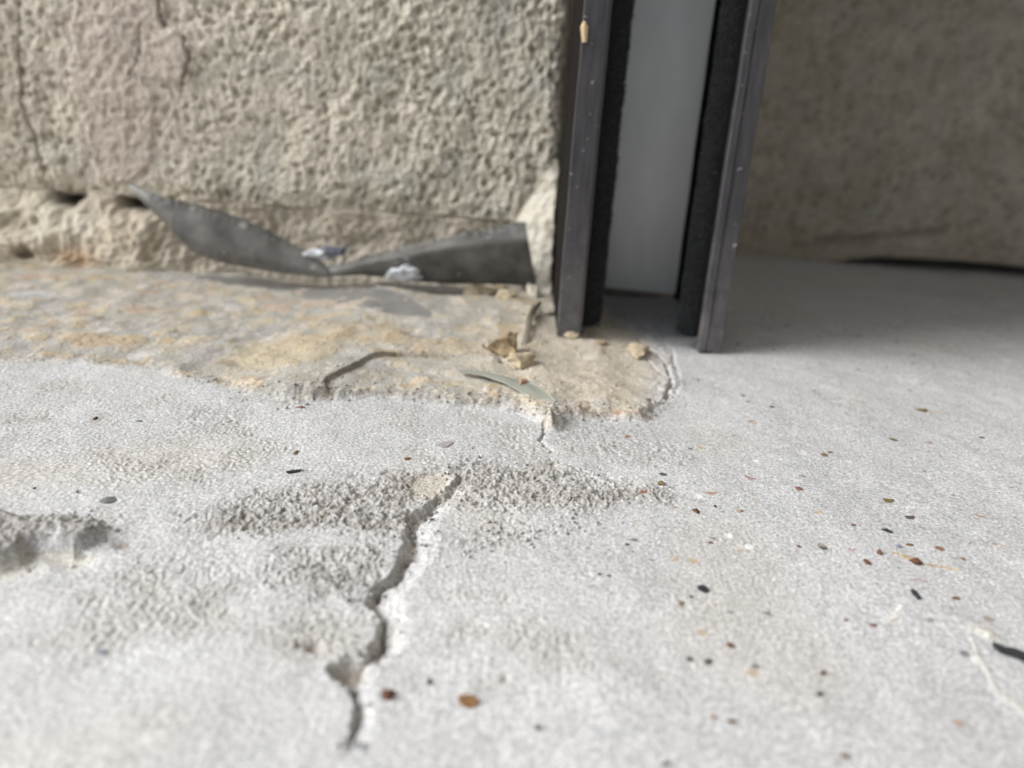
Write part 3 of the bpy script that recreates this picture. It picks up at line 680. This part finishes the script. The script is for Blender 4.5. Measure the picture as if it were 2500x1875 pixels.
# ------------------------------------------------------------------ bent strip of metal
def curve_pts(pts, n):
    P = np.array(pts, float); L = np.r_[0, np.cumsum(np.linalg.norm(P[1:] - P[:-1], axis=1))]; L /= L[-1]
    t = np.linspace(0, 1, n)
    # Catmull-Rom like smoothing through dense linear samples
    Q = np.stack([np.interp(t, L, P[:, k]) for k in range(P.shape[1])], -1)
    k = max(3, n // 180) | 1; ker = np.ones(k) / k; pad = k // 2
    Qs = np.stack([np.convolve(np.pad(Q[:, i], pad, mode='edge'), ker, 'valid') for i in range(Q.shape[1])], -1)
    return Qs
def ribbon(name, rows, mat, parent=None, thick=.5, n=200, m=12, rag=0.0, seed=0, col=None, rag_top=0.0):
    """rows: list of 3-D polylines from top edge to bottom edge, lofted; two-sided with real thickness"""
    cs = np.array([curve_pts(r, n) for r in rows])            # rows, n, 3
    k = np.linspace(0, len(rows) - 1, m); out = np.zeros((m, n, 3))
    for i, v in enumerate(k):
        a = int(min(math.floor(v), len(rows) - 2)); out[i] = cs[a] * (1 - (v - a)) + cs[a + 1] * (v - a)
    if rag_top:
        x = np.arange(n) * .5; out[0, :, 2] += rag_top * (noise(x, 0 * x, 5, seed) + .6 * noise(x, 0 * x, 1.5, seed + 1))
        out[1, :, 2] += .35 * rag_top * noise(x, 0 * x, 5, seed)
    if rag:
        i, j = np.meshgrid(np.arange(m) * 2., np.arange(n) * .5, indexing='ij')
        out[..., 1] += rag * noise(i, j, 28, seed + 2); out[..., 2] += rag * .3 * noise(i, j, 24, seed + 3)
    du = np.gradient(out, axis=1); dv = np.gradient(out, axis=0); nn = np.cross(du, dv)
    nn /= np.linalg.norm(nn, axis=2)[..., None] + 1e-9
    A_ = out + nn * thick / 2; B_ = out - nn * thick / 2
    V = np.vstack([A_.reshape(-1, 3), B_.reshape(-1, 3)]); F = grid_faces(m, n); o = m * n
    F2 = F[:, ::-1] + o; E = []
    for i in range(m - 1):
        for j in (0, n - 1):
            a, b = i * n + j, (i + 1) * n + j; E.append((a, b, b + o, a + o))
    for j in range(n - 1):
        for i in (0, m - 1):
            a, b = i * n + j, i * n + j + 1; E.append((a, b, b + o, a + o))
    return mesh_from(name, V, np.vstack([F, F2, np.array(E)]), mat, parent, col, smooth=(n < 300))
M_STRIP = plain_mat('dull_grey_metal', (.145, .142, .135), .6, .2, 110., .5, .2, .0002, .4, (1, 1, 1), speck=240.)
M_LEAD = plain_mat('flat_lead_strip', (.23, .225, .215), .7, .1, 160., .12, .2, .0002, .3)
strip = empty('metal_strip', (-60, 262, 2))
tag(strip, 'bent grey metal strip with a torn upper edge at the foot of the stone block', 'metal strip')
SL = (-60, 262, 2)
def row(pts): return [at(*p) for p in pts]
left_rows = [row([(308, 442, 254), (345, 462, 250), (400, 482, 249), (500, 505, 249), (600, 537, 250), (690, 580, 251), (750, 614, 251), (800, 650, 251)]),
             row([(318, 458, 252), (365, 492, 247), (420, 530, 245), (520, 570, 245), (610, 600, 247), (690, 625, 248), (750, 642, 249), (800, 660, 249)]),
             row([(328, 472, 251), (385, 520, 247), (440, 575, 244), (530, 608, 244), (620, 630, 245), (690, 645, 247), (750, 656, 248), (800, 669, 248)]),
             row([(345, 486, 252), (410, 552, 248), (465, 612, 246), (540, 640, 245), (620, 656, 246), (700, 668, 247), (760, 674, 248), (802, 678, 248)])]
lw = local(ribbon('left_wing', left_rows, M_STRIP, strip, .5, 360, 14, .4, 21, None, .8), SL)
lw['label'] = 'wing of the strip that rises to a point on the stone joint'
right_rows = [row([(795, 652, 251), (850, 640, 252), (900, 626, 253), (960, 608, 253), (1040, 592, 253), (1120, 570, 253), (1200, 560, 253), (1284, 545, 253)]),
              row([(797, 660, 250), (860, 648, 249), (920, 637, 248), (1000, 622, 248), (1080, 605, 248), (1140, 596, 248), (1210, 590, 248), (1290, 584, 248)]),
              row([(799, 668, 249), (870, 662, 249), (930, 655, 249), (1005, 650, 249), (1080, 645, 250), (1140, 640, 250), (1210, 638, 250), (1300, 640, 250)]),
              row([(801, 673, 249), (880, 670, 251), (950, 678, 252), (1030, 688, 252), (1100, 692, 253), (1160, 693, 253), (1230, 694, 253), (1310, 697, 253)])]
rw = local(ribbon('right_wing', right_rows, M_STRIP, strip, .5, 360, 14, .3, 31, None, 1.1), SL)
rw['label'] = 'wing of the strip that lifts towards the channel with a ragged top'

def flat_poly(name, pts, mat, h=.45, lift=.25, parent=None, nx=120, ny=16, seed=1, curl=0.0):
    """flat scrap lying on the ledge between two photo outlines (far edge, near edge)"""
    far, near = pts
    f = curve_pts([gp(*p) for p in far], nx); n_ = curve_pts([gp(*p) for p in near], nx)
    rows = []
    for k in np.linspace(0, 1, 5):
        q = f * (1 - k) + n_ * k
        z, _ = ledge_fields(q[:, 0][None], q[:, 1][None]); zz = z[0]
        ker = np.ones(9) / 9; zz = np.convolve(np.pad(zz, 4, mode='edge'), ker, 'valid')
        q[:, 2] = zz + lift + curl * math.sin(k * math.pi); rows.append(q)
    return ribbon(name, rows, mat, parent, h, nx, ny, .1, seed)
lead = flat_poly('lead_strip', ([(470, 668), (600, 672), (760, 686), (880, 700), (980, 728), (1056, 778)], [(470, 672), (600, 692), (700, 708), (800, 732), (900, 768), (1050, 792)]), M_LEAD, .15, .12, seed=5)
tag(lead, 'flat grey lead strip lying on the ledge in front of the bent strip', 'metal strip')

# ------------------------------------------------------------------ small things
import bmesh
def lump(name, loc, size, mat, label, cat, group=None, rot=0.0, seed=0, rough_=.25, sub=3, tilt=0.0, flat=1.0):
    bm = bmesh.new(); bmesh.ops.create_icosphere(bm, subdivisions=sub, radius=1)
    r = random.Random(seed); off = Vector((r.uniform(-50, 50), r.uniform(-50, 50), r.uniform(-50, 50)))
    from mathutils import noise as mn
    planes = [(Vector((r.gauss(0, 1), r.gauss(0, 1), r.gauss(0, .7))).normalized(), r.uniform(.35, .8)) for _ in range(9)]
    for v in bm.verts:
        p = v.co.copy()
        for nn, dd in planes:                       # fractured facets
            e = p.dot(nn) - dd
            if e > 0: p -= nn * e * flat
        p *= 1 + rough_ * mn.noise(v.co * 1.6 + off) + rough_ * .45 * mn.noise(v.co * 4 + off)
        v.co = Vector((p.x * size[0], p.y * size[1], p.z * size[2])) * MM
    bmesh.ops.recalc_face_normals(bm, faces=bm.faces)
    me = bpy.data.meshes.new(name); bm.to_mesh(me); bm.free(); me.materials.append(mat)
    if size[0] > 2.5:
        for p in me.polygons: p.use_smooth = True
    o = bpy.data.objects.new(name, me); COL.objects.link(o)
    o.location = Vector(loc) * MM; o.rotation_euler = (tilt, 0, rot)
    return tag(o, label, cat, group)
def smat(name, c, rough=.85, var=.25, sc_=1500.): return plain_mat(name, c, rough, 0, sc_, var, .4, .0002, .2)
MC = dict(rust=smat('rust_brown_grit', (.12, .062, .036)), amber=smat('amber_grit', (.19, .105, .05)), dark=smat('black_grit', (.035, .036, .04), .7), grey=smat('grey_flint', (.16, .165, .16), .45, .1),
          olive=smat('olive_grit', (.17, .13, .07)), pink=smat('red_pink_grit', (.18, .095, .075)), slate=smat('blue_slate_grit', (.18, .19, .24)), lilac=smat('lilac_grit', (.33, .30, .31)),
          crumb=stone_mat('crumb_mortar', 900., .15, .6, .0004, 2400., base=(.46, .39, .28)), crumbw=stone_mat('pale_crumb', 900., .12, .6, .0004, 2400., base=(.56, .52, .44)),
          tan=stone_mat('tan_flake', 900., .2, .6, .0004, 2400., base=(.29, .22, .135)), terra=smat('terracotta_grit', (.30, .20, .145)))
def chip(px, py, wpx, hpx, key, label, cat='stone chip', group=None, h=.35, rot=0.0, rough_=.22):
    """stone chip whose outline in plan matches its size in the photo, bedded in the ledge"""
    g = gp(px, py); sx = abs(gp(px + wpx / 2, py)[0] - g[0]); sy = abs(gp(px, py - hpx / 2)[1] - gp(px, py + hpx / 2)[1]) / 2
    z = zl(g[0], g[1])
    return lump('stone_chip', (g[0], g[1], z + h * .1), (sx * 1.08, sy * 1.0, h * .8), MC[key], label, cat, group, rot, int(px * 3 + py), rough_)
G = 'coloured grains showing in the pale concrete'
CH_LIST = [
 (1145, 1711, 52, 34, 'amber', 'amber stone chip right of the foot of the long crack', .9),
 (950, 1697, 36, 36, 'rust', 'rust-brown stone chip tucked against the small pit at the crack end', .9),
 (1048, 1662, 18, 16, 'dark', 'small blurred black grain between the two orange chips', .4),
 (2165, 1297, 34, 12, 'dark', 'sharp black lens-shaped chip on the open ledge at right', .35),
 (1718, 1440, 34, 16, 'dark', 'black chip with a pointed right end, centre right', .5),
 (1686, 1460, 11, 9, 'dark', 'tiny black grain just left below the pointed black chip', .3),
 (1661, 1479, 14, 20, 'olive', 'upright ochre grain left below the pointed black chip', .4),
 (2236, 1457, 20, 28, 'dark', 'upright black chip near the right edge below the brown pebbles', .5),
 (2233, 1372, 30, 26, 'rust', 'largest brown pebble with a rusty trail to its right', .8),
 (2146, 1350, 18, 14, 'rust', 'brown pebble with a faint rusty trail, up and left of the largest one', .6),
 (2116, 1373, 17, 17, 'rust', 'brown grain directly below the smaller trailed pebble', .5),
 (2172, 1217, 42, 12, 'olive', 'long olive-brown chip at right', .35),
 (2224, 1330, 22, 8, 'amber', 'thin orange-tan grain above the largest brown pebble', .3),
 (2196, 1334, 17, 9, 'slate', 'slate-blue oval grain above the largest brown pebble', .3),
 (2230, 1258, 14, 6, 'rust', 'small red-brown grain right above the black lens-shaped chip', .3),
 (2082, 1283, 18, 8, 'pink', 'red grain left of the black lens-shaped chip', .3),
 (1701, 1253, 22, 13, 'rust', 'red-brown chip at the right end of the pitted patch', .5),
 (1746, 1241, 12, 6, 'rust', 'small brown grain just right above the red-brown chip', .3),
 (1811, 1251, 11, 6, 'rust', 'second small brown grain further right in line with it', .3),
 (1948, 1197, 20, 10, 'pink', 'dull pink grain in the upper middle of the open ledge', .3),
 (2012, 1113, 22, 8, 'olive', 'ochre grain upper right, twinned with a darker speck', .3),
 (2026, 1105, 13, 4, 'rust', 'dark sliver touching the ochre grain', .2),
 (2181, 1077, 26, 7, 'olive', 'flat olive pair of grains far right under the shade line', .3),
 (2254, 1003, 34, 9, 'olive', 'largest olive-brown grain in the far shade on the right', .4),
 (2335, 1464, 24, 9, 'pink', 'red-brown grain right of the upright black chip', .3),
 (2240, 1417, 42, 14, 'lilac', 'long lilac grain slanting below the largest brown pebble', .25),
 (2265, 1520, 42, 12, 'lilac', 'long lilac grain slanting lower down near the right edge', .25),
 (2132, 1530, 22, 9, 'pink', 'red-brown grain left of the lower lilac grain', .3),
 (2064, 1518, 16, 7, 'pink', 'smaller red-brown grain further left at the same height', .3),
 (1532, 1334, 14, 7, 'pink', 'red grain with a pale rim in the centre', .3),
 (1732, 1325, 18, 7, 'pink', 'dark red grain with a thin tail right of centre', .3),
 (1464, 1405, 16, 6, 'rust', 'left one of the twin dark red grains in the centre', .25),
 (1486, 1409, 14, 5, 'rust', 'right one of the twin dark red grains in the centre', .25),
 (1950, 1335, 13, 8, 'rust', 'red-brown grain near the middle of the open ledge', .3),
 (1683, 1609, 22, 12, 'dark', 'blurred black grain low in the centre right', .4),
 (1842, 1627, 20, 12, 'grey', 'blurred grey-black grain low, right of the black one', .4),
 (1782, 1578, 20, 13, 'rust', 'blurred brown grain low, above the black and grey ones', .4),
 (2010, 1646, 20, 12, 'rust', 'blurred brown grain low on the right', .4),
 (2002, 1700, 18, 13, 'dark', 'blurred dark grain lower right, below the brown one', .4),
 (1315, 1775, 20, 16, 'dark', 'blurred dark grain near the bottom centre', .5),
 (1786, 1765, 24, 12, 'rust', 'blurred brown grain near the bottom right of centre', .4),
 (1740, 1756, 20, 14, 'terra', 'blurred tan grain left of the bottom brown one', .4),
 (2340, 1770, 20, 24, 'terra', 'blurred pinkish grain near the bottom right corner', .4),
 (2065, 1850, 26, 14, 'rust', 'lowest blurred brown grain on the right', .4),
 (1625, 1868, 24, 14, 'dark', 'lowest blurred dark grain at the bottom edge', .4),
 (264, 1219, 42, 22, 'grey', 'smooth grey flint oval on the left of the ledge', .45),
 (246, 1590, 34, 16, 'slate', 'blurred slate-blue grain low on the left', .6),
 (84, 1194, 10, 7, 'dark', 'tiny black grain at the far left above the grey lump', .3),
 (233, 1021, 12, 9, 'rust', 'brown grain in the upper left of the topping', .35),
 (340, 1026, 24, 6, 'grey', 'thin grey grain right of the brown upper left one', .2),
 (996, 1119, 22, 8, 'amber', 'amber grain left of the top of the crack', .35),
 (724, 1104, 18, 9, 'olive', 'olive grain above the black splinter on the left', .35),
 (1616, 1182, 20, 10, 'olive', 'olive grain bedded in the right end of the pitted patch', .5),
 (735, 999, 26, 6, 'pink', 'thin pink grain near the back edge of the topping', .25),
 (1090, 1083, 44, 16, 'lilac', 'pale bluish pebble face above the top of the crack', .15),
 (1270, 972, 46, 40, 'terra', 'orange pebble beside the green plastic sliver', 2.0),
]
for (a, b, w_, h_, k, lab, hh) in CH_LIST:
    chip(a, b, w_, h_, k, lab, group=G, h=hh)
# dark splinter on the left and the black flake cut by the right edge
def splinter(pts, wpx, key, label, cat, h=.5, lift=.35):
    P = np.array([gp(*p) for p in pts]); n = 40; Q = curve_pts(P, n); rows = []
    t = np.linspace(0, 1, n); wd = wpx * np.sin(np.clip(t * 1.15 + .05, 0, 1) * math.pi) ** .6
    d = np.gradient(Q, axis=0); d /= np.linalg.norm(d, axis=1)[:, None]; pr = np.stack([-d[:, 1], d[:, 0], 0 * d[:, 0]], -1)
    z = np.array([zl(q[0], q[1]) for q in Q]); Q[:, 2] = z.max() * .5 + z.mean() * .5 + lift
    for k in (-1, -.4, .4, 1): 
        q = Q + pr * (wd * k / 2 * (1 + .25 * np.sin(t * 19 + k)))[:, None]; q[:, 2] += (1 - abs(k)) * h * .4; rows.append(q)
    o = ribbon('splinter', rows, MC[key], None, h, n, 10, 0, 3); return tag(o, label, cat)
splinter([(2418, 1583), (2450, 1596), (2500, 1612), (2590, 1640)], 1.25, 'dark', 'blurred black flake running off the right edge of the ledge', 'flake', .6, .5)
splinter([(698, 1153), (720, 1150), (742, 1147)], .7, 'dark', 'thin black splinter on the sandy ledge left of the crack', 'splinter', .25, .15)
splinter([(1050, 1271), (1062, 1265)], .35, 'dark', 'tiny black splinter in the crack below the oval scar', 'splinter', .2, .2)

# tan flake stuck to the left rail's outer edge
fl = np.array([at(1427, y, 203.2) for y in (52, 66, 84, 104)])
rows = [[p + np.array([dx, dy, 0]) for p, dx in zip(fl, (s * .2, s * .9, s * .7, s * .5))] for s, dy in ((-1, .4), (-.2, -.4), (.6, -.3), (1, .25))]
tag(ribbon('paint_flake', rows, smat('tan_flake_skin', (.50, .38, .24)), None, .3, 40, 8, .25, 9), 'tan flake of old paint stuck on the outer edge of the left rail', 'flake')

# crumbs of mortar
def crumb(px, py, r3, key, label, lift=.3, **kw):
    g = gp(px, py); return lump('mortar_crumb', (g[0], g[1], zl(g[0], g[1]) + r3[2] * lift), r3, MC[key], label, 'mortar crumb', 'mortar crumbs by the foot of the channel', seed=int(px + py), **kw)
crumb(1226, 884, (4.6, 6.0, 3.6), 'tan', 'largest brown mortar crumb, flaky, left of the channel foot', .55, rot=.7, rough_=.5, sub=4, tilt=.2)
crumb(1262, 905, (4.6, 3.2, 2.4), 'crumb', 'sandy mortar crumb at the right foot of the brown one', .3, rough_=.4, sub=4)
crumb(1225, 702, (8.0, 6.0, 5.2), 'crumb', 'sandy mortar crumb wedged under the right wing of the bent strip', .5, rough_=.45, sub=4)
crumb(1180, 716, (5.5, 4.5, 3.6), 'crumb', 'mortar crumb in the shade left of the wedged one', .4, rough_=.4, sub=4)
crumb(1276, 716, (6.0, 5.0, 5.2), 'crumbw', 'pale mortar crumb against the white fillet', .5, rough_=.45, sub=4)
crumb(1300, 738, (3.6, 3.0, 3.0), 'crumbw', 'small pale crumb above the curled plastic', .4, rough_=.4)
crumb(1235, 742, (5.6, 4.4, 2.8), 'crumb', 'flat sandy crumb between the strip and the curled plastic', .3, rough_=.4, sub=4)
crumb(535, 640, (7.0, 5.0, 3.4), 'crumb', 'mortar crumb under the left wing of the bent strip', .3, rough_=.45, sub=4)
crumb(460, 632, (5.0, 4.0, 3.6), 'crumb', 'rounded mortar crumb at the outer foot of the left wing', .4, rough_=.4, sub=4)
crumb(1332, 782, (3.0, 2.4, 1.5), 'crumbw', 'thin pale crumb beside the left rail foot', .3, rough_=.3)
crumb(1395, 838, (2.9, 1.8, 1.5), 'crumb', 'crumb of sand caught under the left rail end', .3, rough_=.4)
crumb(1560, 868, (4.2, 6.0, 1.9), 'crumb', 'loose sandy crumb in the cracks right of the channel foot', .2, rough_=.4, sub=4)
crumb(1470, 852, (2.0, 1.6, .9), 'tan', 'tiny tan crumb between the two rails', .2)

# white torn filler showing at two places on the strip
M_WHITE = plain_mat('white_filler', (.62, .65, .68), .8, 0, 700., .15, .5, .0004, .3)
def tuft(px, py, Y, sz, label, seed):
    p = at(px, py, Y); o = lump('filler_tuft', tuple(p), sz, M_WHITE, label, 'filler scrap', None, .2, seed, .9, 4, 0, .3); return o
tuft(775, 622, 252, (4.6, 2.0, 1.5), 'white torn filler on the fold of the bent strip', 4)
tuft(812, 614, 252, (3.4, 1.6, 1.6), 'blue-grey torn filler just right of the fold of the strip', 8).data.materials[0] = MC['slate']
tuft(985, 666, 247, (5.4, 1.6, 2.2), 'white torn filler hanging from the right wing of the strip', 6)

# plastic scraps
def plastic(name, c, tr):
    m, t, b = mat_new(name); b.inputs['Base Color'].default_value = (*c, 1); b.inputs['Roughness'].default_value = .55; b.inputs['Specular IOR Level'].default_value = .3
    b.inputs['Transmission Weight'].default_value = tr; b.inputs['IOR'].default_value = 1.3
    n = N(t, 'ShaderNodeTexNoise', Scale=500., Detail=3.0); bp = N(t, 'ShaderNodeBump', Strength=.2, Distance=.0002)
    tc = N(t, 'ShaderNodeTexCoord'); t.links.new(tc.outputs['Object'], n.inputs['Vector']); t.links.new(n.outputs['Fac'], bp.inputs['Height']); t.links.new(bp.outputs[0], b.inputs['Normal'])
    return m
M_PLG = plastic('pale_green_plastic', (.30, .31, .27), .1); M_PLW = plastic('cream_plastic', (.56, .53, .44), .15)
def rowz(pts): return [gp(p[0], p[1], p[2]) for p in pts]
sl = ribbon('plastic_sliver', [rowz([(1118, 902, 3.0), (1180, 908, 3.2), (1240, 920, 3.4), (1300, 938, 3.4), (1336, 958, 3.2), (1358, 980, 2.6)]),
                               rowz([(1118, 904, 3.1), (1180, 912, 3.3), (1240, 928, 3.6), (1292, 950, 3.3), (1325, 972, 2.6), (1345, 994, 1.8)]),
                               rowz([(1118, 907, 2.9), (1178, 917, 3.1), (1232, 936, 3.4), (1278, 962, 2.6), (1305, 990, 1.6), (1328, 1010, .8)])], M_PLG, None, .25, 90, 10, .1, 12)
tag(sl, 'pale green plastic sliver lying across the broken edge below the channel', 'plastic scrap')
cu = ribbon('plastic_curl', [rowz([(1318, 735, 5.0), (1296, 752, 5.5), (1284, 780, 5.0), (1280, 812, 4.0), (1272, 842, 2.6), (1250, 872, 1.4), (1240, 896, .8)]),
                             rowz([(1322, 742, 4.2), (1302, 762, 4.6), (1293, 788, 4.4), (1288, 815, 3.6), (1282, 846, 2.2), (1262, 880, 1.0), (1252, 902, .6)]),
                             rowz([(1316, 752, 3.0), (1300, 775, 2.6), (1296, 795, 2.6), (1292, 820, 2.4), (1290, 848, 1.2), (1276, 884, .6), (1262, 906, .3)])], M_PLW, None, .3, 90, 8, .25, 15)
tag(cu, 'cream plastic curl standing on edge left of the left rail', 'plastic scrap')

# loose sand and crumbs caught along the crack, in the scaled patches and at the broken edge
rg = np.random.default_rng(77)
pts = []
def along(P, n, sd):
    i = rg.integers(0, len(P) - 1, n); t = rg.random(n)[:, None]; q = P[i] * (1 - t) + P[i + 1] * t
    pts.append(q + rg.normal(0, sd, (n, 2)))
along(P_CRACK, 260, 1.6); along(P_CRACK2, 40, 1.0); along(P_OLD[6:26], 420, 2.2); along(P_STEP, 120, 2.0); along(P_LUMP, 90, 1.8)
along(gxy([(1200, 760), (1290, 830), (1400, 860), (1560, 860), (1640, 900)]), 240, 6.0)
for P_, a_ in PITS[:4]:
    c_ = P_.mean(0); i = rg.integers(0, len(P_), 120); pts.append(c_ + (P_[i] - c_) * rg.random((120, 1)) ** .6 + rg.normal(0, .8, (120, 2)))
pts = np.vstack(pts); n_ = len(pts)
pz, pc = ledge_fields(pts[:, 0][None], pts[:, 1][None]); pz = pz[0]; pc = pc[0]
base_v = np.array([(1, 0, 0), (-1, 0, 0), (0, 1, 0), (0, -1, 0), (0, 0, 1), (0, 0, -1)], float)
tri = np.array([(0, 2, 4), (2, 1, 4), (1, 3, 4), (3, 0, 4), (2, 0, 5), (1, 2, 5), (3, 1, 5), (0, 3, 5)])
rad = .10 + .38 * rg.random(n_) ** 3
vv = base_v[None] * rad[:, None, None] * rg.uniform(.6, 1.3, (n_, 6, 3)) + rg.normal(0, .12, (n_, 6, 3)) * rad[:, None, None]
ang = rg.random(n_) * 6.28; ca, sa = np.cos(ang)[:, None], np.sin(ang)[:, None]
vx = vv[..., 0] * ca - vv[..., 1] * sa; vy = vv[..., 0] * sa + vv[..., 1] * ca
V_ = np.stack([vx + pts[:, :1], vy + pts[:, 1:], vv[..., 2] * .8 + (pz + rad * .45)[:, None]], -1).reshape(-1, 3)
F_ = (tri[None] + (np.arange(n_) * 6)[:, None, None]).reshape(-1, 3)
cg = np.clip(pc * rg.uniform(.65, 1.25, (n_, 1)), 0, .7)
sand = mesh_from('sand_grains', V_, F_, M_MORTAR, None, np.repeat(cg, 6, axis=0), False)
tag(sand, 'loose sand and tiny crumbs caught along the cracks and broken edges', 'sand', kind='stuff')
